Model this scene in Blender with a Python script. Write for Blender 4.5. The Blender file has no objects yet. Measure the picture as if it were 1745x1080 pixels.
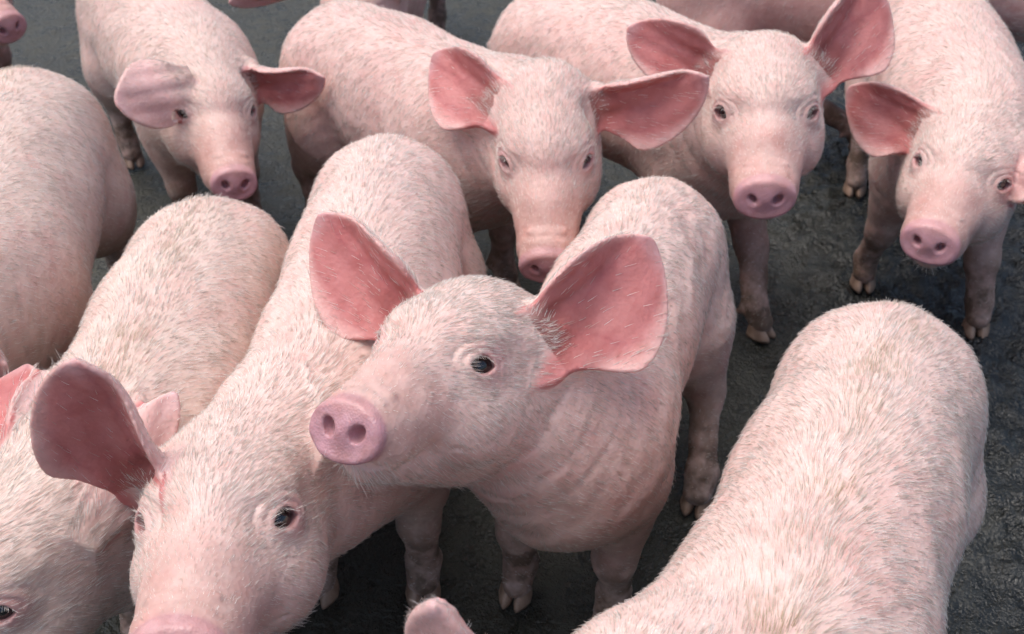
import bpy, bmesh, math, random
import numpy as np
from concurrent.futures import ThreadPoolExecutor
from mathutils import Vector, Matrix
HAIR = 1.0          # share of the full hair count
# ------------------------------------------------------------------ camera, light
scene = bpy.context.scene
cam_d = bpy.data.cameras.new('camera'); cam = bpy.data.objects.new('camera', cam_d)
scene.collection.objects.link(cam); scene.camera = cam
cam.location = (0, 0, 1.35); cam.rotation_euler = (math.radians(90 - 38), 0, 0)
cam_d.sensor_width = 36; cam_d.lens = 36 * 1900 / 1745; cam_d.clip_start = .02; cam_d.clip_end = 500
cam_d.dof.use_dof = True; cam_d.dof.focus_distance = 1.2; cam_d.dof.aperture_fstop = 8
SUN_EL, SUN_AZ = 72, 280            # degrees; azimuth of the sun measured from +Y clockwise
world = bpy.data.worlds.new('World'); scene.world = world; world.use_nodes = True
nt = world.node_tree; nt.nodes.clear()
sky = nt.nodes.new('ShaderNodeTexSky'); sky.sky_type = 'NISHITA'; sky.sun_disc = False
sky.sun_elevation = math.radians(SUN_EL); sky.sun_rotation = math.radians(SUN_AZ)
sky.air_density = 1.0; sky.dust_density = 4.0; sky.ozone_density = 1.0
bg = nt.nodes.new('ShaderNodeBackground'); bg.inputs[1].default_value = .08
wo = nt.nodes.new('ShaderNodeOutputWorld')
nt.links.new(sky.outputs[0], bg.inputs[0]); nt.links.new(bg.outputs[0], wo.inputs[0])
sun_d = bpy.data.lights.new('sun', 'SUN'); sun_d.energy = 1.35; sun_d.angle = math.radians(60); sun_d.color = (1, .98, .96)
sun = bpy.data.objects.new('sun', sun_d); scene.collection.objects.link(sun)
sd = Vector((math.sin(math.radians(SUN_AZ)) * math.cos(math.radians(SUN_EL)), math.cos(math.radians(SUN_AZ)) * math.cos(math.radians(SUN_EL)), math.sin(math.radians(SUN_EL))))
sun.rotation_euler = sd.to_track_quat('Z', 'Y').to_euler()
vs = scene.view_settings; vs.view_transform = 'Standard'; vs.look = 'None'; vs.exposure = 1.12; vs.gamma = 1.0; vs.use_curve_mapping = False
scene.cycles.max_bounces = 4; scene.cycles.diffuse_bounces = 3; scene.cycles.glossy_bounces = 2; scene.cycles.transmission_bounces = 2
scene.cycles.use_adaptive_sampling = True; scene.cycles.adaptive_threshold = .03
rng = np.random.default_rng(7)

# ------------------------------------------------------------------ materials
def mat(name):
    m = bpy.data.materials.new(name); m.use_nodes = True
    n = m.node_tree.nodes; p = n['Principled BSDF']
    return m, n, m.node_tree.links, p

def noise(n, l, vec, scale, detail=4, rough=.55):
    t = n.new('ShaderNodeTexNoise'); t.inputs['Scale'].default_value = scale
    t.inputs['Detail'].default_value = detail; t.inputs['Roughness'].default_value = rough
    if vec is not None: l.new(vec, t.inputs['Vector'])
    return t
def ramp(n, l, fac, a, b, ca=(0, 0, 0, 1), cb=(1, 1, 1, 1)):
    r = n.new('ShaderNodeValToRGB'); r.color_ramp.elements[0].position = a; r.color_ramp.elements[1].position = b
    r.color_ramp.elements[0].color = ca; r.color_ramp.elements[1].color = cb; l.new(fac, r.inputs[0]); return r
def mixc(n, l, fac, a, b, mode='MIX'):
    m = n.new('ShaderNodeMix'); m.data_type = 'RGBA'; m.blend_type = mode
    for s, v in ((m.inputs[0], fac), (m.inputs[6], a), (m.inputs[7], b)):
        if hasattr(v, 'is_output'): l.new(v, s)
        else: s.default_value = v
    return m.outputs[2]

def skin_material():
    m, n, l, p = mat('pig_skin')
    tc = n.new('ShaderNodeTexCoord'); obj = tc.outputs['Object']
    at = n.new('ShaderNodeAttribute'); at.attribute_name = 'skin'
    z = n.new('ShaderNodeAttribute'); z.attribute_name = 'zone'
    fine = noise(n, l, obj, 55, 3, .65)
    c2 = at.outputs[0]
    c3 = mixc(n, l, ramp(n, l, fine.outputs[0], .35, .75).outputs[0], c2, mixc(n, l, 1.0, c2, (.86, .78, .76, 1), 'MULTIPLY'))
    dirt_shade = noise(n, l, obj, 22, 3, .7)
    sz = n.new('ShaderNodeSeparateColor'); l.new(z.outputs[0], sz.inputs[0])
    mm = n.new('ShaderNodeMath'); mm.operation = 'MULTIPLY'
    l.new(ramp(n, l, dirt_shade.outputs[0], .34, .58, (.42, .42, .42, 1)).outputs[0], mm.inputs[0]); l.new(sz.outputs[0], mm.inputs[1])
    c4 = mixc(n, l, mm.outputs[0], c3, (.115, .074, .050, 1))  # dirt brown; on the lower legs it also stands in for shade
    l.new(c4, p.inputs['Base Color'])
    l.new(ramp(n, l, sz.outputs[2], 0, 1, (.52,) * 3 + (1,), (.34,) * 3 + (1,)).outputs[0], p.inputs['Roughness']); p.inputs['Specular IOR Level'].default_value = .35
    p.inputs['Subsurface Weight'].default_value = .22; p.inputs['Subsurface Radius'].default_value = (.011, .0042, .0028)
    p.inputs['Subsurface Scale'].default_value = 1.0
    vo = n.new('ShaderNodeTexVoronoi'); vo.inputs['Scale'].default_value = 170; vo.feature = 'F1'
    l.new(obj, vo.inputs['Vector'])
    fw = noise(n, l, obj, 120, 2, .6)
    add = n.new('ShaderNodeMath'); add.operation = 'ADD'; l.new(vo.outputs[0], add.inputs[0]); l.new(fw.outputs[0], add.inputs[1])
    pore = n.new('ShaderNodeTexVoronoi'); pore.inputs['Scale'].default_value = 420; l.new(obj, pore.inputs['Vector'])
    pm = n.new('ShaderNodeMath'); pm.operation = 'MULTIPLY'; l.new(pore.outputs[0], pm.inputs[0]); l.new(sz.outputs[2], pm.inputs[1])
    pa = n.new('ShaderNodeMath'); pa.operation = 'MULTIPLY_ADD'; l.new(pm.outputs[0], pa.inputs[0]); pa.inputs[1].default_value = 1.6; l.new(add.outputs[0], pa.inputs[2])
    b = n.new('ShaderNodeBump'); b.inputs['Strength'].default_value = .16; b.inputs['Distance'].default_value = .003
    l.new(pa.outputs[0], b.inputs['Height']); l.new(b.outputs[0], p.inputs['Normal'])
    return m
def hair_material(name, dark, light):
    m, n, l, p = mat(name)
    hi = n.new('ShaderNodeHairInfo')
    r = ramp(n, l, hi.outputs['Random'], 0, 1, dark, light)
    at = n.new('ShaderNodeAttribute'); at.attribute_name = 'stain'
    c = mixc(n, l, at.outputs['Fac'], r.outputs[0], (.42, .30, .13, 1))
    l.new(c, p.inputs['Base Color']); p.inputs['Roughness'].default_value = .45; p.inputs['Specular IOR Level'].default_value = .4
    tr = n.new('ShaderNodeBsdfTranslucent'); l.new(c, tr.inputs[0])
    mx = n.new('ShaderNodeMixShader'); mx.inputs[0].default_value = .35
    l.new(p.outputs[0], mx.inputs[1]); l.new(tr.outputs[0], mx.inputs[2])
    l.new(mx.outputs[0], n['Material Output'].inputs[0])
    return m
def eye_material():
    m, n, l, p = mat('pig_eye')
    tc = n.new('ShaderNodeTexCoord')
    sp = n.new('ShaderNodeSeparateXYZ'); l.new(tc.outputs['Object'], sp.inputs[0])
    # the eye's object axis Y looks out of the pupil, radius 1
    r = n.new('ShaderNodeValToRGB'); e = r.color_ramp.elements
    e[0].position = .05; e[0].color = (.22, .13, .11, 1); e[1].position = .18; e[1].color = (.022, .014, .010, 1)
    x = e.new(.80); x.color = (.070, .058, .050, 1); x = e.new(.90); x.color = (.003, .003, .004, 1)
    l.new(sp.outputs[1], r.inputs[0]); l.new(r.outputs[0], p.inputs['Base Color'])
    p.inputs['Roughness'].default_value = .12; p.inputs['Coat Weight'].default_value = 1; p.inputs['Coat Roughness'].default_value = .03
    return m
def hoof_material():
    m, n, l, p = mat('hoof_horn')
    tc = n.new('ShaderNodeTexCoord'); t = noise(n, l, tc.outputs['Object'], 60, 5)
    l.new(ramp(n, l, t.outputs[0], .3, .7, (.20, .12, .085, 1), (.40, .27, .20, 1)).outputs[0], p.inputs['Base Color'])
    p.inputs['Roughness'].default_value = .45
    b = n.new('ShaderNodeBump'); b.inputs['Strength'].default_value = .3; b.inputs['Distance'].default_value = .002
    l.new(t.outputs[0], b.inputs['Height']); l.new(b.outputs[0], p.inputs['Normal'])
    return m
SKIN = skin_material(); EYE = eye_material(); HOOF = hoof_material()
COAT = hair_material('pig_bristle', (.46, .37, .31, 1), (.94, .93, .90, 1))

# ------------------------------------------------------------------ implicit-surface toolkit
def smin(a, b, k):
    h = np.maximum(k - np.abs(a - b), 0) / k
    return np.minimum(a, b) - h * h * k * .25
def smax(a, b, k): return -smin(-a, -b, k)
def ell(P, c, r, R=None):
    q = P - np.asarray(c, np.float32)
    if R is not None: q = q @ np.asarray(R, np.float32)
    r = np.asarray(r, np.float32)
    k0 = np.sqrt(((q / r) ** 2).sum(1)); k1 = np.sqrt(((q / (r * r)) ** 2).sum(1)) + 1e-9
    return k0 * (k0 - 1) / k1
def cone(P, a, b, ra, rb):
    a = np.asarray(a, np.float32); b = np.asarray(b, np.float32)
    pa = P - a; ba = b - a
    h = np.clip((pa @ ba) / max(float(ba @ ba), 1e-9), 0, 1)
    return np.sqrt(((pa - h[:, None] * ba) ** 2).sum(1)) - (ra + (rb - ra) * h)
def rot(yaw, pitch, roll):
    cy, sy = math.cos(yaw), math.sin(yaw); cp, sp = math.cos(pitch), math.sin(pitch); cr, sr = math.cos(roll), math.sin(roll)
    return np.array([[cy, -sy, 0], [sy, cy, 0], [0, 0, 1]]) @ np.array([[1, 0, 0], [0, cp, -sp], [0, sp, cp]]) @ np.array([[cr, 0, sr], [0, 1, 0], [-sr, 0, cr]])
def unit(v): v = np.asarray(v, float); return v / (np.linalg.norm(v) + 1e-12)

class Ear:
    """A cupped, pointed leaf: u runs to the tip, v to the lower lobe, n out of the opening. All in the head's frame."""
    def __init__(s, base, tip, n, wa=.05, wb=.06, bend=0., cup=.40, th=.0048, fold=.22, peak=.40, root=True):
        s.base = np.asarray(base, float); d = np.asarray(tip, float) - s.base; s.L = np.linalg.norm(d); s.u = d / s.L
        n = np.asarray(n, float); n = unit(n - s.u * (n @ s.u)); s.n = n; s.v = np.cross(n, s.u)
        s.wa, s.wb, s.bend, s.cup, s.th, s.fold, s.peak, s.root = wa, wb, bend, cup, th, fold, peak, root
    def flip(s): s.v = -s.v; return s
    def prof(s, t):
        tt = np.clip(t, 0, 1); q = np.clip(tt / s.peak, 0, 1)
        rise = .52 + .48 * q * q * (3 - 2 * q)
        w = np.clip((tt - s.peak) / (1 - s.peak), 0, 1)
        root = np.sqrt(np.clip(1 - (np.clip(t, -.26, 0) / .26) ** 2, 0, 1))
        return rise * root * np.clip(1 - w ** 2.0, 0, 1) ** .62
    def coords(s, P):
        q = P - s.base.astype(np.float32)
        return q @ s.u.astype(np.float32), q @ s.v.astype(np.float32), q @ s.n.astype(np.float32)
    def sheet(s, u, v):
        t = u / s.L; tc = np.clip(t, -.3, 1.1)
        w = np.where(v > 0, s.wb, s.wa)
        x = np.clip(v / w, -1.3, 1.3)
        cup = s.cup * (1.25 - .85 * np.clip(tc, 0, 1))
        f = s.bend * s.L * np.clip(tc, 0, 1.1) ** 2 + cup * w * (x * x) - cup * .012
        f = f + s.fold * s.L * np.clip(-x, 0, 1.3) ** 2 * np.clip(tc * 2.5, 0, 1) * np.clip(1.15 - tc, 0, 1)      # fold of the upper edge over the opening
        f = f + .0030 * np.sin(9 * tc + 4 * x) * np.clip(tc * 2, 0, 1) + .0022 * np.clip(w / .06, 0, 1) ** 2 * np.sin(13 * x + 3 * tc) * np.clip(1.1 - tc, 0, 1) * np.clip(tc * 4 + .3, 0, 1)
        rim = np.clip((np.abs(x) - .72) / .35, 0, 1)
        f = f - .006 * rim * rim * np.clip(tc * 3, 0, 1)
        return f, x, t
    def d(s, P):
        u, v, n = s.coords(P)
        f, x, t = s.sheet(u, v)
        e = .002
        fu = (s.sheet(u + e, v)[0] - f) / e; fv = (s.sheet(u, v + e)[0] - f) / e
        g = 1 / np.sqrt(1 + fu * fu + fv * fv)
        W = s.prof(t)
        th = s.th * (1.35 - .5 * np.clip(t, 0, 1))
        dn = np.abs(n - f) * g - th
        w = np.where(v > 0, s.wb, s.wa)
        dW = (s.prof(t + .02) - s.prof(t - .02)) / (.04 * s.L) * w
        do = (np.abs(v) - W * w) / np.sqrt(1.3 + dW * dW)
        do = np.maximum(do, np.maximum(u - s.L, -u - (.26 if s.root else .02) * s.L))
        return smax(dn, do, .004)

def head_prims(q, ears, hd):
    """q: points in the head frame (x to the pig's right, y out of the snout, z up), origin between the eyes, metres at head scale 1."""
    E = ell
    d = E(q, (0, -.052, .008), (.073, .088, .060))
    d = smin(d, E(q, (0, -.025, .030), (.060, .075, .034)), .03)
    d = smin(d, E(q, (0, -.095, .040), (.060, .048, .038)), .035)
    d = smin(d, E(q, (0, .028, -.013), (.044, .085, .038)), .03)
    ax = q.copy(); ax[:, 0] = np.abs(ax[:, 0])                      # mirrored in the mid plane
    d = smin(d, E(ax, (.046, -.026, -.058), (.047, .082, .060)), .03)
    d = smin(d, E(q, (0, .040, -.042), (.059, .085, .050)), .030)
    d = smin(d, E(q, (0, .098, -.051), (.0505, .078, .042)), .02)
    d = smin(d, E(q, (0, .140, -.058), (.0450, .032, .0345)), .014)
    d = smin(d, cone(q, (0, -.05, -.106), (0, .120, -.096), .055, .026), .022)
    d = smin(d, E(ax, (.028, .118, -.072), (.020, .038, .022)), .014)        # upper lips
    d = smin(d, E(ax, (.044, -.014, .030), (.022, .036, .011)), .020)        # brows
    d = smin(d, E(ax, (.050, .004, .002), (.021, .030, .026)), .020)         # eye mounds
    # snout disc
    c = np.array((0, .166, -.059), np.float32); tilt = .10
    ct, st = math.cos(tilt), math.sin(tilt)
    y = (q[:, 1] - c[1]) * ct + (q[:, 2] - c[2]) * st; z = -(q[:, 1] - c[1]) * st + (q[:, 2] - c[2]) * ct; x = q[:, 0]
    zz = np.where(z > 0, z / .0325, z / .0355)
    wide = 1 + .05 * np.cos(2 * np.arctan2(z, x) )
    rr = np.sqrt((x / .0425) ** 2 + zz ** 2) / wide
    face = np.abs(y - .0015 + .0035 * np.exp(-((rr - .45) / .4) ** 2)) - .0075
    disc = smax((rr - 1) * .037, face, .009)
    d = smin(d, disc, .013)
    d = smin(d, E(q, (0, .149, -.0285), (.028, .0065, .0070)), .006)            # wrinkle pads above the disc
    d = smin(d, E(q, (0, .133, -.0205), (.030, .0065, .0060)), .006)
    nos = E(np.stack([np.abs(x) - .0175, y - .012, z - .0015], 1), (0, 0, 0), (.0064, .020, .0092), rot(0, 0, .55))
    d = smax(d, -nos, .005)
    # mouth line
    mo = np.minimum(cone(ax, (.0, .160, -.0960), (.038, .130, -.0950), .0040, .0036), np.minimum(cone(ax, (.038, .130, -.0950), (.053, .065, -.090), .0036, .0026), cone(ax, (.053, .065, -.090), (.066, .03, -.080), .002, .0005)))
    d = smax(d, -mo, .007)
    # ear roots and ears
    for e in ears:
        if not e.root: continue
        sx = 1 if e.base[0] > 0 else -1
        d = smin(d, cone(q, (sx * .045, -.080, .020), e.base + e.u * .008 - e.n * .012, .036, .021), .020)
    for e in ears:                                                          # hollow of the ear
        if not e.root: continue
        d = smax(d, -ell(q, e.base + e.u * .030 + e.v * .006 + e.n * .030, (.042, .040, .024), np.stack([e.u, e.v, e.n], 1)), .012)
    de = np.full(len(q), 9., np.float32)
    for e in ears:
        m = np.where(((q - (e.base + e.u * e.L * .5).astype(np.float32)) ** 2).sum(1) < (e.L * .95) ** 2)[0]
        if len(m): de[m] = np.minimum(de[m], e.d(q[m]))
    d = smin(d, de, .012)
    for e in ears:                                                          # ear canal
        if not e.root: continue
        p = e.base + e.u * .035 + e.n * .016
        d = smax(d, -ell(q, p, (.013, .013, .013)), .012)
    # eyes: lid folds, then the opening
    for sx in (-1, 1):
        A = eye_frame(sx)
        w = (q - EYE_C(sx).astype(np.float32)) @ A.astype(np.float32) / EK        # x along the lid, y out, z up
        near = np.where((w ** 2).sum(1) < .045 ** 2)[0]
        if not len(near): continue
        w = w[near]; dd = d[near] / EK
        ex = w[:, 0]; ez = w[:, 2]
        lid = np.sqrt((w / np.array((.0175, .0140, .0145), np.float32)) ** 2 @ np.ones(3, np.float32)) - 1
        dd = smin(dd, lid * .0140, .016)
        r1 = np.sqrt((ex / 1.30) ** 2 + (ez - .001) ** 2)
        cre = np.abs(r1 - .0145) + .0007 + np.where(ez < .003, (.003 - ez) * .5, 0)
        dd = smax(dd, -(np.maximum(cre, np.abs(w[:, 1] - .006) - .02)), .0050)
        cre2 = np.abs(r1 - .0225) + .0008 + np.where(ez < .006, (.006 - ez) * .5, 0)
        dd = smax(dd, -(np.maximum(cre2, np.abs(w[:, 1]) - .022)), .0050)
        hw = .0125
        up = .0098 * (1 - (np.abs(ex) / hw) ** 2.4); lo = -.0066 * (1 - (np.abs(ex) / hw) ** 2.4)
        ap = np.maximum(np.maximum(ez - up, lo - ez), np.abs(ex) - hw) * .75
        ap = np.maximum(ap, -w[:, 1])
        dd = smax(dd, -ap, .0025)
        d[near] = dd * EK
    return d
EK = 1.2
def EYE_C(sx): return np.array((sx * .0530, .007, .002))
def eye_frame(sx):
    y = unit((sx * .66, .72, .20)); z = unit(np.array((0, 0, 1.)) - y * y[2]); x = np.cross(y, z)
    return np.stack([x, y, z], 1)

POOL = ThreadPoolExecutor(4)
class Pig: pass
def make_sdf(pg):
    s, ls, hs = pg.s, pg.ls, pg.hs
    bend = pg.bend
    def T(x, y, z):
        yy = y * ls
        return np.array((x * s + bend * (yy ** 2) * np.sign(yy), yy * s, z * s * hs), np.float32)
    Rz = np.array((1, ls, hs), np.float32) * s
    fat = pg.fat
    tr = [((0, -.205, .420), (.122, .135, .140)), ((0, -.07, .425), (.132, .19, .152)), ((0, .03, .408), (.143 , .21, .166)),
          ((0, .15, .410), (.127, .16, .160)), ((0, .225, .43), (.105, .13, .13))]
    fr = np.array((fat, 1, 1))
    legs = pg.legs
    nk = pg.neck
    def f(P):
        P = np.asarray(P, np.float32)
        d = None
        for c, r in tr:
            e = ell(P, T(*c), np.array(r) * Rz * fr)
            d = e if d is None else smin(d, e, .05)
        ax = P.copy()
        for sx in (-1, 1):
            d = smin(d, ell(P, T(sx * .068 * fat, -.215, .350), np.array((.070, .110, .165)) * Rz), .045)
            d = smin(d, ell(P, T(sx * .080 * fat, .19, .350), np.array((.050, .095, .140)) * Rz), .05)
        d = smin(d, ell(P, T(0, .27, .35), np.array((.085, .085, .10)) * Rz), .06)
        m = np.where(P[:, 2] < .44 * s)[0]
        if len(m):
            Q = P[m]; e = d[m]
            for a, b, ra, rb, k in legs:
                if k > .011: e = smin(e, cone(Q, a, b, ra, rb), k)
            d[m] = e
        m = np.where(P[:, 2] < .12 * s)[0]
        if len(m):
            Q = P[m]; e = d[m]
            for a, b, ra, rb, k in legs:
                if k <= .011: e = smin(e, cone(Q, a, b, ra, rb), k)
            d[m] = e
        m = np.where(P[:, 1] > 0)[0]
        if len(m):
            Q = P[m]; e = d[m]
            for a, b, ra, rb in nk: e = smin(e, cone(Q, a, b, ra, rb), .07)
            d[m] = e
        m = np.where((P[:, 1] < -.24 * s * ls) & (P[:, 2] > .2 * s))[0]
        if len(m):
            Q = P[m]; e = d[m]
            for a, b, ra, rb in pg.tail: e = smin(e, cone(Q, a, b, ra, rb), .012)
            d[m] = e
        q = ((P - pg.hpos.astype(np.float32)) @ pg.R.astype(np.float32)) / pg.hv.astype(np.float32)
        m = np.where((q ** 2).sum(1) < .36 ** 2)[0]
        if len(m):
            hq = head_prims(q[m], pg.ears, pg) * pg.h
            d[m] = smin(d[m], hq, .035)
        return d
    def threaded(P):
        P = np.asarray(P, np.float32); n = len(P)
        if n < 9000: return f(P)
        ch = [P[i:i + 8000] for i in range(0, n, 8000)]
        return np.concatenate(list(POOL.map(f, ch)))
    return threaded

def surface(f, lo, hi, h):
    """Surface nets on a sparse grid: 4h, then 2h, then h near the surface only."""
    n = np.ceil((hi - lo) / (4 * h)).astype(int)
    ax = [lo[i] + np.arange(n[i] + 1) * 4 * h for i in range(3)]
    G = np.stack(np.meshgrid(*ax, indexing='ij'), -1).reshape(-1, 3)
    D = f(G).reshape(n + 1).astype(np.float32)
    for step in (2, 1):
        hh = h * step
        N = (np.array(D.shape) - 1) * 2 + 1
        Fi = np.full(N, 9., np.float32)
        # trilinear guess of the finer grid, exact where the surface can pass
        up = D
        for axx in range(3):
            a = np.moveaxis(up, axx, 0); o = np.empty((a.shape[0] * 2 - 1,) + a.shape[1:], np.float32)
            o[::2] = a; o[1::2] = (a[:-1] + a[1:]) * .5; up = np.moveaxis(o, 0, axx)
        Fi = up.copy()
        act = np.abs(Fi) < hh * (2.8 if step == 2 else 1.9)
        I = np.argwhere(act)
        Fi[I[:, 0], I[:, 1], I[:, 2]] = f(lo + I * hh)
        D = Fi
    S = D < 0
    sh = np.array(D.shape) - 1
    cnt = np.zeros(sh, np.int8)
    for i in (0, 1):
        for j in (0, 1):
            for k in (0, 1): cnt += S[i:i + sh[0], j:j + sh[1], k:k + sh[2]]
    C = np.argwhere((cnt > 0) & (cnt < 8))
    idx = np.full(sh, -1, np.int32); idx[C[:, 0], C[:, 1], C[:, 2]] = np.arange(len(C))
    acc = np.zeros((len(C), 3)); num = np.zeros(len(C))
    cor = [(i, j, k) for i in (0, 1) for j in (0, 1) for k in (0, 1)]
    for a in cor:
        for axx in range(3):
            if a[axx]: continue
            b = list(a); b[axx] = 1
            va = D[C[:, 0] + a[0], C[:, 1] + a[1], C[:, 2] + a[2]]; vb = D[C[:, 0] + b[0], C[:, 1] + b[1], C[:, 2] + b[2]]
            m = (va < 0) != (vb < 0)
            t = np.where(m, va / np.where(m, va - vb, 1), 0)
            p = np.tile(np.array(a, float), (len(C), 1)); p[:, axx] = t
            acc += p * m[:, None]; num += m
    V = lo + (C + acc / num[:, None]) * h
    quads = []
    for axx in range(3):
        b_, c_ = (axx + 1) % 3, (axx + 2) % 3
        sl0 = [slice(None)] * 3; sl1 = [slice(None)] * 3
        sl0[axx] = slice(0, -1); sl1[axx] = slice(1, None)
        ch = S[tuple(sl0)] != S[tuple(sl1)]
        I = np.argwhere(ch)
        I = I[(I[:, b_] > 0) & (I[:, c_] > 0) & (I[:, b_] < sh[b_]) & (I[:, c_] < sh[c_])]
        def g(db, dc):
            J = I.copy(); J[:, b_] += db; J[:, c_] += dc; return idx[J[:, 0], J[:, 1], J[:, 2]]
        q = np.stack([g(-1, -1), g(0, -1), g(0, 0), g(-1, 0)], 1)
        inside = S[I[:, 0], I[:, 1], I[:, 2]]
        q[~inside] = q[~inside][:, ::-1]
        quads.append(q)
    Q = np.concatenate(quads)
    Q = Q[(Q >= 0).all(1)]
    return V, Q
def grad(f, V, e=.0008):
    k = np.array([(1, -1, -1), (-1, -1, 1), (-1, 1, -1), (1, 1, 1)], float)
    g = 0
    for a in k: g = g + a * f(V + a * e)[:, None]
    return g / (np.linalg.norm(g, axis=1, keepdims=True) + 1e-12)
def project(f, V, lim, it=2):
    for _ in range(it):
        d = f(V); g = grad(f, V)
        V = V - g * np.clip(d, -lim, lim)[:, None]
    return V
def refine(V, T, mark):
    """red-green refinement of the marked triangles, crack free"""
    E = np.sort(np.concatenate([T[:, [0, 1]], T[:, [1, 2]], T[:, [2, 0]]]), 1)
    key = E[:, 0].astype(np.int64) * (len(V) + 1) + E[:, 1]
    uk, inv = np.unique(key, return_inverse=True); nT = len(T)
    te = inv.reshape(3, nT).T
    em = np.zeros(len(uk), bool); em[te[mark].ravel()] = True
    full = em[te].sum(1) >= 2; em[te[full].ravel()] = True
    full = em[te].sum(1) >= 2
    em[te[full].ravel()] = True
    c = em[te]
    two = c.sum(1) == 2
    while two.any():
        em[te[two].ravel()] = True; c = em[te]; two = c.sum(1) == 2
    mid = np.full(len(uk), -1); mid[em] = len(V) + np.arange(em.sum())
    a = uk[em] // (len(V) + 1); b = uk[em] % (len(V) + 1)
    V2 = np.concatenate([V, (V[a] + V[b]) * .5])
    n3 = c.all(1); n1 = c.sum(1) == 1
    out = [T[~n3 & ~n1]]
    t = T[n3]; m = mid[te[n3]]
    out += [np.stack([t[:, 0], m[:, 0], m[:, 2]], 1), np.stack([m[:, 0], t[:, 1], m[:, 1]], 1), np.stack([m[:, 2], m[:, 1], t[:, 2]], 1), m]
    for e in range(3):
        s_ = n1 & c[:, e]; t = T[s_]; mm = mid[te[s_][:, e]]
        i, j, k = e, (e + 1) % 3, (e + 2) % 3
        out += [np.stack([t[:, i], mm, t[:, k]], 1), np.stack([mm, t[:, j], t[:, k]], 1)]
    return V2, np.concatenate(out)

def link(o, parent=None):
    scene.collection.objects.link(o)
    if parent is not None: o.parent = parent
    return o
def mesh_obj(name, V, F, m, parent=None, smooth=True):
    me = bpy.data.meshes.new(name); F = np.asarray(F)
    me.vertices.add(len(V)); me.vertices.foreach_set('co', np.asarray(V, np.float32).ravel())
    k = F.shape[1]; me.loops.add(F.size); me.polygons.add(len(F))
    me.loops.foreach_set('vertex_index', F.ravel().astype(np.int32))
    me.polygons.foreach_set('loop_start', np.arange(0, F.size, k, dtype=np.int32))
    me.update(calc_edges=True)
    if smooth: me.polygons.foreach_set('use_smooth', np.ones(len(me.polygons), bool))
    me.materials.append(m)
    return link(bpy.data.objects.new(name, me), parent)
def lerp(a, b, t): return a + (b - a) * t
def sstep(a, b, x): t = np.clip((x - a) / (b - a), 0, 1); return t * t * (3 - 2 * t)
def wnoise(P, f, seed):
    """cheap smooth noise in -1..1"""
    r = np.random.default_rng(seed); o = 0
    for i in range(5):
        k = r.normal(size=3) * f * (1 + .35 * i); o = o + np.sin(P @ k + r.uniform(0, 6.28) + 1.3 * np.sin(P @ np.roll(k, 1) * .7))
    return o / 3.2

# eyes and hooves share their meshes
def uv_eye():
    bm = bmesh.new(); bmesh.ops.create_uvsphere(bm, u_segments=28, v_segments=18, radius=1)
    for v in bm.verts:                                   # cornea bulge along +Y
        if v.co.y > .7: v.co *= 1 + .10 * ((v.co.y - .7) / .3)
    for f in bm.faces: f.smooth = True
    me = bpy.data.meshes.new('eye'); bm.to_mesh(me); bm.free(); me.materials.append(EYE); return me
EYE_ME = uv_eye()
def hoof_mesh():
    bm = bmesh.new()
    for sx in (-1, 1):                                   # two claws
        rings = []
        for z, x0, xw, y0, y1 in ((0, .0145, .0125, -.022, .034), (.006, .0145, .0130, -.021, .033), (.020, .0140, .0118, -.019, .021), (.034, .0125, .0105, -.017, .010), (.042, .011, .008, -.013, .004)):
            ring = []
            for i in range(12):
                a = 2 * math.pi * i / 12
                y = (y0 + y1) / 2 + (y1 - y0) / 2 * math.sin(a); wid = xw * (1 if math.sin(a) < 0 else 1 - .45 * math.sin(a) ** 2)
                ring.append(bm.verts.new((sx * x0 + wid * math.cos(a) - sx * .004 * max(0, math.sin(a)), y, z)))
            rings.append(ring)
        for r0, r1 in zip(rings, rings[1:]):
            for i in range(12): bm.faces.new((r0[i], r0[(i + 1) % 12], r1[(i + 1) % 12], r1[i]))
        bm.faces.new(rings[0][::-1]); bm.faces.new(rings[-1])
    for f in bm.faces: f.smooth = True
    me = bpy.data.meshes.new('hoof'); bm.to_mesh(me); bm.free(); me.materials.append(HOOF); return me
HOOF_ME = hoof_mesh()

def hair_object(name, root, nrm, dirv, length, radius, lift, stain, parent, seed):
    r = np.random.default_rng(seed); n = len(root)
    d = dirv - nrm * (dirv * nrm).sum(1, keepdims=True); d /= np.linalg.norm(d, axis=1, keepdims=True) + 1e-9
    K = 4
    P = np.empty((n, K, 3)); P[:, 0] = root - nrm * .0006
    cur = root.copy(); L = length[:, None] / (K - 1)
    jit = r.normal(size=(n, 3)) * .07
    for k in range(1, K):
        lf = lift * (1.25 - .35 * k)
        v = d + jit + nrm * lf[:, None] + r.normal(size=(n, 3)) * .03
        v /= np.linalg.norm(v, axis=1, keepdims=True)
        cur = cur + v * L; P[:, k] = cur
    hc = bpy.data.hair_curves.new(name); hc.add_curves([K] * n)
    hc.attributes['position'].data.foreach_set('vector', P.astype(np.float32).ravel())
    ra = hc.attributes.get('radius') or hc.attributes.new('radius', 'FLOAT', 'POINT')
    ra.data.foreach_set('value', (radius[:, None] * np.array((1, .9, .68, .18))).astype(np.float32).ravel())
    st = hc.attributes.new('stain', 'FLOAT', 'CURVE'); st.data.foreach_set('value', stain.astype(np.float32))
    hc.materials.append(COAT)
    o = link(bpy.data.objects.new(name, hc), parent); o['kind'] = 'stuff'
    return o

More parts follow.
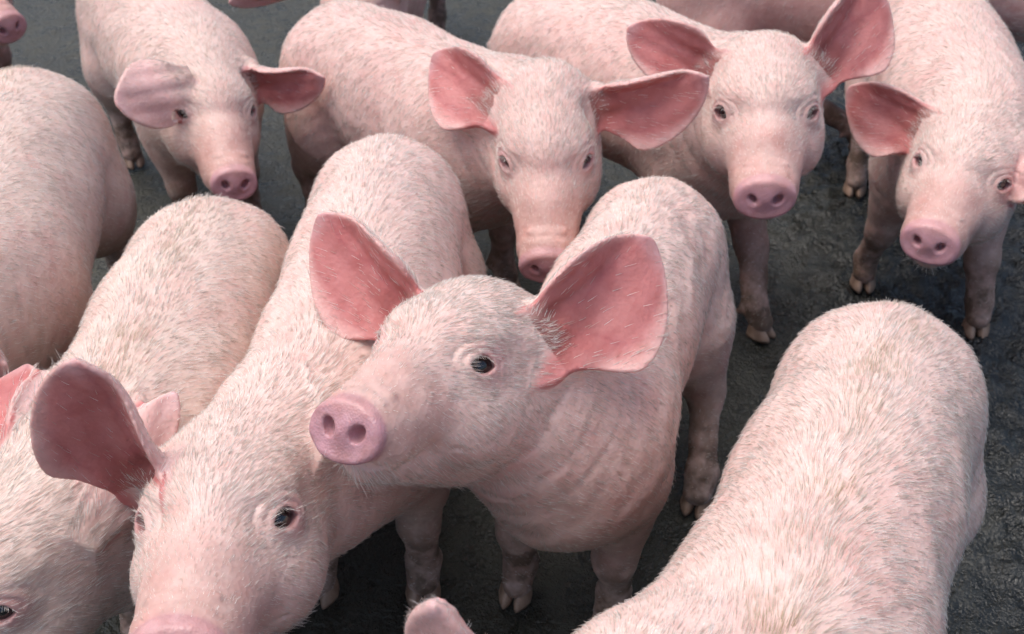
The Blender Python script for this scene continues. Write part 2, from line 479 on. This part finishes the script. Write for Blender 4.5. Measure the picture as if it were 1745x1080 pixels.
PIG_N = 0
def pig(label, pos, yaw, s, head, ears, res=.005, hairs=24000, ls=1., hs=1., fat=1., bend=0., hooves=None, tint=(1, 1, 1), pink=0., stain=0., group=None, fine=True, hairlen=1., nk=1., hairrad=1., warp=(1, 1, 1)):
    """pos/yaw/s: trunk; head = (yaw, pitch, roll, (x, y, z), scale) in the world; ears = ear arguments in the world"""
    global PIG_N; PIG_N += 1; seed = PIG_N * 101
    pg = Pig(); pg.s, pg.ls, pg.hs, pg.fat, pg.bend, pg.nk = s, ls, hs, fat, bend, nk
    root = bpy.data.objects.new('pig', None); root.empty_display_size = .1; link(root)
    root.location = (pos[0], pos[1], 0); root.rotation_euler = (0, 0, math.radians(yaw))
    root['label'] = label; root['category'] = 'pig'
    if group: root['group'] = group
    Y = rot(math.radians(yaw), 0, 0); W = np.array((pos[0], pos[1], 0.))
    loc = lambda p: (np.asarray(p, float) - W) @ Y           # world point -> pig frame
    hy, hp, hr, hpos, h = head
    RW = rot(math.radians(hy), math.radians(hp), math.radians(hr))
    pg.R = Y.T @ RW; pg.hpos = loc(hpos); pg.h = h; hv_ = h * np.array(warp)
    pg.ears = []
    for i, e in enumerate(ears):                              # (side, tip in the world, opening normal in the world, options)
        side, tip, n, opt = e
        base = np.array((side * .074, -.080, .034))
        t = ((np.asarray(tip) - np.asarray(hpos)) @ RW) / hv_
        base = np.array(opt.get('base', base))
        E_ = Ear(base, t, np.asarray(n) @ RW, **{k: v for k, v in opt.items() if k not in ('flip', 'base')})
        if (RW @ E_.v)[2] > 0: E_.flip()
        if opt.get('flip'): E_.flip()
        pg.ears.append(E_)
    T = lambda x, y, z: np.array((x * s, y * ls * s + 0, z * s * hs))
    hv = {'fl': (-.080, .215), 'fr': (.080, .215), 'rl': (-.082, -.245), 'rr': (.082, -.245)}
    pg.legs = []; feet = {}
    for k, (x, y) in hv.items():
        sx = 1 if x > 0 else -1
        g = T(x, y, 0)
        if hooves and k in hooves: g = loc((hooves[k][0], hooves[k][1], 0))
        g[2] = 0; feet[k] = g
        if k[0] == 'f':
            a = T(sx * .082, .19, .30); kn = lerp(T(sx * .080, .215, .155), g + np.array((0, 0, .155 * s)), .55)
            fe = g + np.array((0, -.012, .062)) * s; ho = g + np.array((0, .006, .034)) * s
            pg.legs += [(a, kn, .060 * s, .031 * s, .04), (kn, fe, .030 * s, .0235 * s, .02), (fe, ho, .025 * s, .0255 * s, .015)]
        else:
            a = T(sx * .080, -.19, .30); kn = lerp(T(sx * .082, -.285, .175), g + np.array((0, -.04, .175)) * s, .6)
            fe = g + np.array((0, -.014, .066)) * s; ho = g + np.array((0, .006, .034)) * s
            pg.legs += [(a, kn, .078 * s, .034 * s, .05), (kn, fe, .031 * s, .0245 * s, .02), (fe, ho, .026 * s, .0255 * s, .015)]
        for dx in (-1, 1):                                   # dew claws
            pg.legs.append((fe + np.array((dx * .014, -.018, -.006)) * s, fe + np.array((dx * .017, -.027, -.018)) * s, .009 * s, .006 * s, .01))
    # neck: from the shoulders to the back of the skull
    bx = bend * (.2 * ls) ** 2
    sh = T(0, .20, .425) + np.array((bx, 0, 0)); sh2 = T(0, .22, .36) + np.array((bx, 0, 0))
    pg.hv = hv_
    pk = lambda x, y, z: pg.hpos + pg.R @ (np.array((x, y, z)) * hv_)
    top = pk(0, -.085, .000); jaw = pk(0, -.075, -.055)
    m1 = lerp(sh, top, .55) + np.array((0, .01, .012)) * s; m2 = lerp(sh2, jaw, .5)
    pg.neck = [(sh, m1, .118 * s, .090 * s * pg.nk), (m1, top, .090 * s * pg.nk, .066 * h), (sh2, m2, .100 * s, .088 * s * pg.nk), (m2, jaw, .088 * s * pg.nk, .062 * h)]
    tb = T(0, -.335, .43)
    pg.tail = []; p0 = tb + np.array((0, .03, .0)) * s
    for i in range(9):
        a = i * .75; p1 = tb + np.array((.028 * math.sin(a), -.014 - .010 * i + .014 * math.cos(a), -.010 * i - .016 * (1 - math.cos(a)))) * s
        pg.tail.append((p0, p1, (.0125 - .0008 * i) * s, (.0117 - .0008 * i) * s)); p0 = p1
    f = make_sdf(pg)
    # bounds
    pts = [T(-.19, -.47, 0), T(.19, .40, .62)] + [pk(*(e.base + e.u * e.L * 1.08)) for e in pg.ears] + [pk(x, y, z) for x in (-.13, .13) for y in (-.15, .20) for z in (-.16, .12)] + [g + np.array((a, a, 0)) for g in feet.values() for a in (-.05, .05)]
    pts = np.array(pts); lo = pts.min(0) - .035; hi = pts.max(0) + .035; lo[2] = .012
    V, Q = surface(f, lo, hi, res)
    V = project(f, V, res * .6, 1)
    Tt = np.concatenate([Q[:, [0, 1, 2]], Q[:, [0, 2, 3]]])
    def hq(V): return ((V - pg.hpos) @ pg.R) / hv_
    if fine:
        q = hq(V); c = q[Tt].mean(1)
        isear = np.zeros(len(c), bool)
        for e in pg.ears: isear |= (np.abs(e.d(c.astype(np.float32))) < .012)
        n0 = len(V); V, Tt = refine(V, Tt, ((c ** 2).sum(1) < .03) & (c[:, 1] > -.10) | isear | (np.linalg.norm(c - (0, .14, -.06), axis=1) < .08))
        V[n0:] = project(f, V[n0:], res * .3, 1)
        q = hq(V); c = q[Tt].mean(1)
        m = (np.linalg.norm(c - (0, .172, -.058), axis=1) < .055)
        for sx in (-1, 1): m |= np.linalg.norm(c - EYE_C(sx), axis=1) < .032
        n0 = len(V); V, Tt = refine(V, Tt, m); V[n0:] = project(f, V[n0:], res * .2, 1)
    fn = np.cross(V[Tt[:, 1]] - V[Tt[:, 0]], V[Tt[:, 2]] - V[Tt[:, 0]]); N = np.zeros_like(V)
    for i in range(3):
        for j in range(3): N[:, j] += np.bincount(Tt[:, i], fn[:, j], len(V))
    N /= np.linalg.norm(N, axis=1, keepdims=True) + 1e-12
    # ---- folds of the neck, slack skin and lumps, pushed along the normals
    ax0 = sh2; axv = jaw - sh2; tn = ((V - ax0) @ axv) / (axv @ axv)
    qh = hq(V)
    side = 1 - sstep(.25, .75, N[:, 2])
    wneck = sstep(.30, .50, tn) * (1 - sstep(.92, 1.15, tn)) * (.25 + .75 * side) * (V[:, 1] > 0) * (np.linalg.norm(V - (ax0 + np.clip(tn, 0, 1)[:, None] * axv), axis=1) < .16 * s)
    earm = np.zeros(len(V), bool)
    for e in pg.ears: earm |= e.d(qh.astype(np.float32)) < .012
    ph = tn * 6.28 * 5.2 + 1.6 * wnoise(V, 12, seed + 31)
    disp = -.0020 * wneck * np.clip(np.sin(ph), 0, 1) ** 3 * (.4 + .6 * sstep(-.3, .6, wnoise(V, 9, seed + 33)))
    body_w = 1 - sstep(.0, .06, -(np.linalg.norm(qh, axis=1) - .20))
    disp = disp + (.0022 * wnoise(V, 11, seed + 32) + .0010 * wnoise(V, 38, seed + 34)) * np.clip(body_w, .5, 1)
    disp[earm] = 0
    V = V + N * disp[:, None]
    body = mesh_obj('body', V, Tt, SKIN, root); me = body.data
    # ---- zones
    q = hq(V); q32 = q.astype(np.float32); nv = len(V)
    nh = (N @ pg.R)
    inear = np.zeros(nv); onear = np.zeros(nv); edge = np.zeros(nv); deep = np.zeros(nv); vein = np.zeros(nv); tipz = np.zeros(nv)
    for e in pg.ears:
        u, v, n = e.coords(q32); fz, x, t = e.sheet(u, v)
        ed_ = e.d(q32); near = (ed_ < .013) & (t > -.26) & (np.linalg.norm(q - e.base, axis=1) < e.L * 1.1); soft = 1 - sstep(.005, .012, ed_)
        inner = near & (n > fz)
        W_ = e.prof(t)
        out_ = sstep(.016, .040, np.sqrt(np.maximum(u, u * .8) ** 2 + v ** 2))
        ang = np.arctan2(v, np.maximum(u, .001) + .03); vn = (1 - np.abs(np.sin(ang * 6.5 + .9 * wnoise(V, 22, seed + 41)))) ** 7
        vein = np.maximum(vein, np.where(inner, vn * soft * sstep(.12, .35, t), 0))
        inear = np.maximum(inear, np.where(inner, out_ * soft, 0)); onear = np.maximum(onear, np.where(near & ~inner, sstep(.05, .5, t), 0))
        edge = np.maximum(edge, np.where(near & (ed_ < .004), sstep(.66, 1.0, np.abs(x) / np.maximum(W_, .05)) * sstep(.1, .3, t), 0))
        tipz = np.maximum(tipz, np.where(near & (ed_ < .004), sstep(.84, 1.0, t), 0))
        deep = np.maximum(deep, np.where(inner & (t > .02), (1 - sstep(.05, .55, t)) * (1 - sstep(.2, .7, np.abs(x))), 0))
    ds = np.linalg.norm((q - (0, .178, -.058)) / (1, .55, 1), axis=1)
    snout = 1 - sstep(.038, .062, ds)
    disc = (1 - sstep(.043, .047, np.linalg.norm((q - (0, .172, -.058)) * (1, .5, 1.12), axis=1))) * sstep(.158, .164, q[:, 1])
    nostril = np.zeros(nv); eyez = np.zeros(nv)
    for sx in (-1, 1):
        eyez = np.maximum(eyez, 1 - sstep(.016, .038, np.linalg.norm(q - EYE_C(sx), axis=1)))
    muz = sstep(.03, .12, q[:, 1]) * sstep(-.10, -.055, q[:, 2]) * ((q ** 2).sum(1) < .07)
    base = np.array((.71, .520, .465)) * np.array(tint)
    col = np.tile(base, (nv, 1))
    def blend(c, w):
        w = np.clip(w, 0, 1)[:, None]; col[:] = col * (1 - w) + np.array(c) * w
    wn = wnoise(V, 14, seed); wn2 = wnoise(V, 30, seed + 1)
    blend((.63, .34, .31), pink + .22 * sstep(.1, .9, wn)); blend((.60, .29, .26), .25 * sstep(.35, 1., wn2))
    blend((.64, .35, .31), .72 * muz * (.7 + .3 * wn2)); blend((.46, .22, .23), .92 * eyez)
    blend((.62, .32, .34), .8 * snout); blend((.54, .295, .335), disc); blend((.64, .36, .35), disc * sstep(-.045, -.030, q[:, 2]) * .8); blend((.42, .22, .22), .45 * np.maximum(disc, snout) * sstep(.15, .9, wnoise(V, 70, seed + 6)))
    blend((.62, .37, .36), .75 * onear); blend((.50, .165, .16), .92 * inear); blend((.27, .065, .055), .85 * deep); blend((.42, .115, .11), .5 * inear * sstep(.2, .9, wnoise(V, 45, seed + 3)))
    blend((.64, .42, .42), .7 * tipz); blend((.36, .085, .095), .45 * vein); blend((.72, .48, .44), .75 * edge)
    for sx in (-1, 1):                                        # tear stains below the inner corner of the eye
        tq = (q - (EYE_C(sx) + np.array((-sx * .006, .020, -.014)))) / (.012, .014, .022)
        blend((.33, .20, .11), .6 * (1 - sstep(.3, 1.1, np.linalg.norm(tq, axis=1))) * sstep(-.5, .5, wnoise(V, 60, seed + 8)))
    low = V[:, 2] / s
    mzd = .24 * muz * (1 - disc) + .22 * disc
    dirt_shade = np.clip(mzd + .80 * (1 - sstep(.06, .28, low)) + .20 * (1 - sstep(.2, .36, low)), 0, .95)  # muzzle dirt and leg mud; the leg part also paints shade under the trunk
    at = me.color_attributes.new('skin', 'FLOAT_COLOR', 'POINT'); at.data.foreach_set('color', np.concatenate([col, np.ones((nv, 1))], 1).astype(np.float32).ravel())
    zc = np.zeros((nv, 4)); zc[:, 0] = dirt_shade; zc[:, 2] = disc; zc[:, 3] = 1
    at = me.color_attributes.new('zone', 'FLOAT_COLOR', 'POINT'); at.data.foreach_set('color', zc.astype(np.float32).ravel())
    # ---- eyes
    for sx in (-1, 1):
        o = link(bpy.data.objects.new('eye', EYE_ME), root)
        A = pg.R @ eye_frame(sx); c = pk(*(EYE_C(sx) + eye_frame(sx)[:, 1] * .0002)); r = .0135 * EK * h
        M = Matrix.Identity(4)
        for i in range(3):
            for j in range(3): M[i][j] = A[i, j] * r
            M[i][3] = c[i]
        o.matrix_local = M
    for k, g in feet.items():
        o = link(bpy.data.objects.new('hoof', HOOF_ME), root); o.location = (g[0], g[1] + .008 * s, .001); o.scale = (s * 1.02,) * 3
        o.rotation_euler = (0, 0, rng.normal() * .12)
    # ---- hair
    n = int(hairs * HAIR * .98)
    if n:
        A = V[Tt[:, 0]]; B = V[Tt[:, 1]]; Cc = V[Tt[:, 2]]
        area = np.linalg.norm(np.cross(B - A, Cc - A), axis=1)
        headm = sstep(-.16, -.06, q[:, 1]) * ((q ** 2).sum(1) < .09)
        dens = 1.0 + 2.6 * headm * (1 - muz) - .35 * muz * headm
        dens = dens * (1 - .97 * disc) * (1 - .92 * eyez) * (1 - .80 * snout * (1 - disc)) * (1 - .95 * inear) * (1 - .70 * onear)
        dens = dens + .5 * edge
        dens *= .30 + .70 * sstep(.16, .34, V[:, 2] / s)
        up = N[:, 2]
        dens *= .55 + .7 * sstep(-.1, .9, up)
        r = np.random.default_rng(seed + 9)
        w = area * dens[Tt].mean(1); w /= w.sum()
        ti = r.choice(len(Tt), n, p=w)
        b = r.random((n, 2)); fl = b.sum(1) > 1; b[fl] = 1 - b[fl]; b = np.column_stack([1 - b.sum(1), b])
        def itp(X): return (X[Tt[ti]] * (b[:, :, None] if X.ndim > 1 else b)).sum(1)
        R0 = itp(V); Nn = itp(N); Nn /= np.linalg.norm(Nn, axis=1, keepdims=True) + 1e-9
        hm = itp(headm); qq = hq(R0)
        # comb: backwards along the trunk, falling down the flanks; on the head back from the snout and outwards
        back = np.tile(np.array((0, -1., 0)), (n, 1))
        side = np.clip(np.abs(Nn[:, 0]), 0, 1)
        down = np.stack([Nn[:, 0] * .9, np.zeros(n), -side], 1)
        dt = back * (.85 - .35 * side)[:, None] + down * (.25 + .95 * side)[:, None]
        hb = np.tile(pg.R @ np.array((0, -1., .10)), (n, 1)) + np.outer(np.clip(qq[:, 0] / .08, -1.3, 1.3) * .55, pg.R @ np.array((1., 0, 0)))
        hb = hb + np.outer((qq[:, 2] < -.03) * .8, pg.R @ np.array((0, -.2, -1.)))
        dv = dt * (1 - hm)[:, None] + hb * hm[:, None]
        ie = itp(inear); ed = itp(edge); oe = itp(onear)
        for e in pg.ears:
            m = (e.d(qq.astype(np.float32)) < .006)
            dv[m] = (pg.R @ e.u) * 1.0 + (pg.R @ e.v) * (.35 * np.sign(e.coords(qq[m].astype(np.float32))[1]))[:, None]
        sw = np.stack([wnoise(R0, 18, seed + 20 + i) for i in range(3)], 1)
        dv = dv + sw * .20
        ridge = (1 - sstep(.0, .055, np.abs(R0[:, 0] - bend * R0[:, 1] ** 2 * np.sign(R0[:, 1])))) * sstep(.75, .95, Nn[:, 2]) * (1 - hm)
        chin = hm * (qq[:, 2] < -.095) * (qq[:, 1] > -.06)
        L = (.0140 * (1 - .10 * hm) + .0045 * ridge) * (1 - .5 * itp(muz) * hm) * (1 - .55 * oe)
        L = np.where(ie > .4, .016, L); L = L + .002 * ed + chin * .012
        L = L * (.45 + .55 * sstep(.20, .36, R0[:, 2] / s)) * r.uniform(.55, 1.25, n) * hairlen * (.85 + .15 * s)
        rad = np.full(n, .00024 * hairrad) * r.uniform(.7, 1.3, n) * (1 - .25 * hm)
        lift = np.clip(.10 + .16 * ridge + r.normal(size=n) * .10 - .06 * hm, .06, .9)
        st = np.clip(stain * ridge * (.6 + .8 * wnoise(R0, 25, seed + 5)) + .10 * r.random(n), 0, .75)
        if fine:                                             # pale lashes on the upper lids
            ex = []; 
            for sx in (-1, 1):
                x = r.uniform(-.0100, .0100, 34); y = np.sqrt(np.clip(.0146 ** 2 - x * x * .6, 1e-6, 1)); z = .0098 * (1 - (np.abs(x) / .0125) ** 2.4) + .0006
                A = eye_frame(sx); p = EYE_C(sx) + np.stack([x, y * .93, z], 1) @ A.T * EK
                dr = np.stack([x * 40, np.full(34, .85), np.full(34, -.40)], 1) @ A.T
                nn = np.tile(A[:, 1] * .2 + A[:, 2], (34, 1)); nn /= np.linalg.norm(nn, axis=1, keepdims=True)
                ex.append((pg.hpos + (p * hv_) @ pg.R.T, nn @ pg.R.T, dr @ pg.R.T))
            R0 = np.concatenate([R0] + [e[0] for e in ex]); Nn = np.concatenate([Nn] + [e[1] for e in ex]); dv = np.concatenate([dv] + [e[2] for e in ex])
            L = np.concatenate([L, r.uniform(.008, .013, 68)]); rad = np.concatenate([rad, np.full(68, .00022)]); lift = np.concatenate([lift, np.full(68, -.30)]); st = np.concatenate([st, np.zeros(68)])
        hair_object('hair', R0, Nn, dv, L, rad, lift, st, root, seed + 11)
    return root
# ------------------------------------------------------------------ the pigs
pig('pink pig in the centre raising its snout sideways, both ears pricked up wide', (0.145, 1.215), 159, 0.9, (149.3, 29.5, 6.8, (-0.078, 0.91, 0.586), 0.95),
    [(1, (-0.225, 1.113, 0.632), (-0.35, -0.8, 0.5), {'wa': 0.05, 'wb': 0.085, 'cup': 0.34, 'bend': 0.05, 'peak': 0.34, 'base': (0.076, -0.072, 0.02)}),
     (-1, (0.16, 1.055, 0.635), (0.1, -0.8, 0.5), {'wa': 0.048, 'wb': 0.108, 'cup': 0.3, 'bend': 0.03, 'peak': 0.42})],
    res=0.0042, hairs=42000, fat=0.83, ls=1.0, nk=0.9, hooves={'rl': (0.3, 1.24)})
pig('pig with its face to the viewer at the bottom left, pressed under the raised snout', (-0.2, 1.27), 178, 0.95, (180, 27, 2.5, (-0.291, 0.752, 0.505), 1.02),
    [(1, (-0.406, 0.799, 0.681), (-0.1, -0.8, 0.6), {'wa': 0.04, 'wb': 0.082, 'cup': 0.34, 'bend': 0.03, 'peak': 0.36, 'base': (0.08, -0.068, 0.016)}),
     (-1, (-0.161, 0.941, 0.412), (0, 0.8, -0.3), {'wa': 0.035, 'wb': 0.045, 'cup': 0.25, 'root': False})],
    res=0.0042, hairs=42000, fat=0.9, nk=0.92, warp=(1.03, 1.0, 1.0))
pig('pale pig at the lower left corner, its head turned out of the frame', (-0.455, 1.17), 178, 0.88, (150, 8, 0, (-0.56, 0.745, 0.42), 1.0),
    [(1, (-0.608, 1.063, 0.443), (0, -0.85, 0.45), {'wa': 0.04, 'wb': 0.085, 'peak': 0.25}),
     (-1, (-0.379, 0.938, 0.51), (-0.2, 0.8, -0.4), {'wa': 0.03, 'wb': 0.035, 'root': False})],
    res=0.0046, hairs=38000, stain=0.35, tint=(0.95, 1, 0.97))
pig('broad pale pig along the left edge, only its back and rump in view', (-0.8, 1.5), 188, 0.95, (190, -20, 0, (-0.76, 1.02, 0.42), 1.0),
    [(1, (-0.797, 1.101, 0.33), (-0.3, -0.8, 0.2), {}),
     (-1, (-0.73, 1.086, 0.323), (0.3, -0.8, 0.2), {})],
    res=0.006, hairs=34000, fine=False, stain=0.3, tint=(0.96, 1, 0.97))
pig('pig at the upper left with one ear flopped forward, snout close to another rump', (-0.73, 2.19), 213, 0.86, (203, -1.4, -10, (-0.539, 1.827, 0.399), 0.976),
    [(1, (-0.66, 1.697, 0.48), (-0.28, 0.85, -0.44), {'wa': 0.062, 'wb': 0.066, 'bend': 0.08, 'cup': 0.25, 'root': False, 'base': (0.046, -0.006, 0.056)}),
     (-1, (-0.341, 1.87, 0.443), (0.1, -0.9, -0.05), {'wa': 0.03, 'wb': 0.075, 'bend': 0.0, 'cup': 0.3})],
    res=0.0046, hairs=36000, warp=(0.95, 1.04, 0.97), tint=(0.99, 0.98, 0.97))
pig('pig at the top centre looking down, ears held out level like wings', (-0.2, 1.92), 224, 0.9, (178.7, -17.6, 2.8, (0.054, 1.544, 0.469), 1.0),
    [(1, (-0.132, 1.723, 0.553), (-0.2, -0.85, 0.45), {'wa': 0.045, 'wb': 0.085, 'cup': 0.38}),
     (-1, (0.299, 1.557, 0.595), (0.05, -0.9, 0.15), {'wa': 0.03, 'wb': 0.09, 'cup': 0.28})],
    res=0.0046, hairs=40000, pink=0.22, warp=(0.96, 1.05, 1))
pig('pig at the upper right staring straight ahead, its large left ear raised upright', (0.24, 1.965), 224, 0.92, (171.2, -1, 4.3, (0.406, 1.61, 0.511), 1.01),
    [(1, (0.19, 1.741, 0.594), (-0.1, -0.85, 0.35), {'wa': 0.045, 'wb': 0.06, 'cup': 0.45, 'fold': 0.1}),
     (-1, (0.603, 1.774, 0.653), (0.1, -0.85, 0.3), {'wa': 0.055, 'wb': 0.085, 'cup': 0.33})],
    res=0.0046, hairs=38000, pink=0.15, warp=(1.05, 0.97, 1.02), ls=1.1, hooves={'fl': (0.471, 1.68)})
pig('pig at the right edge with tilted head and pink snout, standing on wet muck', (0.83, 1.97), 172, 0.92, (150.1, 6.1, -2.1, (0.719, 1.546, 0.436), 0.987),
    [(1, (0.582, 1.77, 0.469), (-0.15, -0.85, 0.2), {'wa': 0.04, 'wb': 0.085, 'cup': 0.4, 'fold': 0.1}),
     (-1, (0.802, 1.422, 0.472), (0.5, -0.6, -0.4), {'wa': 0.04, 'wb': 0.06})],
    res=0.0046, hairs=36000, pink=0.1, warp=(1.0, 1.0, 0.97), hooves={'fl': (0.895, 1.69), 'fr': (0.715, 1.84)})
pig('large bristly pig at the bottom right, seen from above, stained along its back', (0.362, 0.842), 153, 0.97, (122, -5, 0, (-0.06, 0.43, 0.47), 1.0),
    [(1, (-0.057, 0.518, 0.679), (0.3, 0.7, -0.5), {'wa': 0.034, 'wb': 0.042, 'th': 0.0068, 'cup': 0.25, 'fold': 0.0}),
     (-1, (0.046, 0.329, 0.65), (0.3, -0.8, 0.2), {})],
    res=0.006, hairs=76000, fat=0.92, fine=False, stain=0.45, hairlen=1.0, hairrad=0.85)
pig('purplish snout and foreleg of a pig at the top left corner', (-1.5, 2.62), 245, 0.92, (235, -8, 0, (-1.24, 2.42, 0.42), 1.0),
    [(1, (-1.392, 2.541, 0.401), (-0.3, -0.8, 0.2), {}),
     (-1, (-1.105, 2.589, 0.466), (0.3, -0.8, 0.2), {})],
    res=0.006, hairs=14000, pink=0.5)
pig('pig mostly hidden behind the top centre one, its ear reaching left at the top edge', (-0.32, 2.85), 172, 0.9, (165, -25, 0, (-0.36, 2.42, 0.34), 1.0),
    [(1, (-0.641, 2.418, 0.361), (0.2, 0.8, 0.3), {'wa': 0.03, 'wb': 0.05}),
     (-1, (-0.452, 2.473, 0.557), (0.3, -0.8, 0.2), {})],
    res=0.006, hairs=14000, pink=0.3)
pig('rosy pig standing broadside at the top right behind the staring one', (0.66, 2.42), 262, 1.0, (265, -20, 0, (1.15, 2.36, 0.44), 1.0),
    [(1, (1.231, 2.251, 0.534), (0.5, -0.8, 0.2), {}),
     (-1, (1.238, 2.442, 0.567), (0.5, 0.8, 0.2), {})],
    res=0.006, hairs=14000, pink=0.55, fine=False, hooves={'rr': (0.83, 2.38)})
# ------------------------------------------------------------------ ground: wet, mucky concrete
def ground_material():
    m, n, l, p = mat('wet_muck')
    tc = n.new('ShaderNodeTexCoord'); o = tc.outputs['Object']
    a = noise(n, l, o, 2.2, 2, .6); b = noise(n, l, o, 26, 4, .65); c = noise(n, l, o, 130, 2, .6)
    c1 = ramp(n, l, b.outputs[0], .3, .72, (.015, .015, .011, 1), (.052, .051, .039, 1))
    c2 = ramp(n, l, b.outputs[0], .35, .7, (.006, .007, .007, 1), (.028, .031, .032, 1))
    # muck lies to the right of the yard
    sp = n.new('ShaderNodeSeparateXYZ'); l.new(o, sp.inputs[0])
    mr = n.new('ShaderNodeMapRange'); mr.inputs[1].default_value = .35; mr.inputs[2].default_value = .95; l.new(sp.outputs[0], mr.inputs[0])
    mx = n.new('ShaderNodeMath'); mx.operation = 'ADD'; l.new(mr.outputs[0], mx.inputs[0])
    r2 = n.new('ShaderNodeMath'); r2.operation = 'MULTIPLY_ADD'; l.new(a.outputs[0], r2.inputs[0]); r2.inputs[1].default_value = .9; r2.inputs[2].default_value = -.45
    l.new(r2.outputs[0], mx.inputs[1]); mx.use_clamp = True
    l.new(mixc(n, l, mx.outputs[0], c1.outputs[0], c2.outputs[0]), p.inputs['Base Color'])
    rr = ramp(n, l, b.outputs[0], .42, .70, (.05, .05, .05, 1), (.38, .38, .38, 1))
    rd = ramp(n, l, b.outputs[0], .38, .66, (.20, .20, .20, 1), (.70, .70, .70, 1))
    l.new(mixc(n, l, mx.outputs[0], rd.outputs[0], rr.outputs[0]), p.inputs['Roughness']); p.inputs['Specular IOR Level'].default_value = .4
    bu = n.new('ShaderNodeBump'); bu.inputs['Strength'].default_value = .9; bu.inputs['Distance'].default_value = .012
    ad = n.new('ShaderNodeMath'); ad.operation = 'MULTIPLY_ADD'; l.new(c.outputs[0], ad.inputs[0]); ad.inputs[1].default_value = .6; l.new(b.outputs[0], ad.inputs[2])
    l.new(ad.outputs[0], bu.inputs['Height']); l.new(bu.outputs[0], p.inputs['Normal'])
    return m
GM = ground_material()
def axis(lo, a, b, hi, st):
    o = [lo]; 
    fine_ = list(np.arange(a, b, st))
    return np.array(sorted(set([lo, lo * .5, lo * .25, lo * .12] + fine_ + [hi * .12, hi * .25, hi * .5, hi])))
gx = axis(-60, -2.4, 2.4, 60, .012); gy = axis(-60, -.6, 4.2, 60, .012)
X, Yg = np.meshgrid(gx, gy, indexing='ij'); G = np.stack([X.ravel(), Yg.ravel(), np.zeros(X.size)], 1)
near = sstep(.0, .4, 2.4 - np.abs(G[:, 0])) * sstep(0, .4, 4.2 - G[:, 1]) * sstep(0, .4, G[:, 1] + .6)
muck = sstep(.30, .95, G[:, 0] + .15 * wnoise(G, 4, 3))
hgt = .004 * wnoise(G, 9, 4) + .008 * muck * sstep(-.2, .7, wnoise(G, 16, 8)) + .006 * muck * sstep(.1, .6, wnoise(G, 55, 9)) + (.002 + .014 * muck) * np.abs(wnoise(G, 38, 5)) + (.0012 + .009 * muck) * np.abs(wnoise(G, 85, 6)) - .012
G[:, 2] = hgt * near - .012 * (1 - near)
ii = np.arange(X.size).reshape(X.shape)
GQ = np.stack([ii[:-1, :-1].ravel(), ii[1:, :-1].ravel(), ii[1:, 1:].ravel(), ii[:-1, 1:].ravel()], 1)
ground = mesh_obj('ground', G, GQ, GM); ground['kind'] = 'structure'
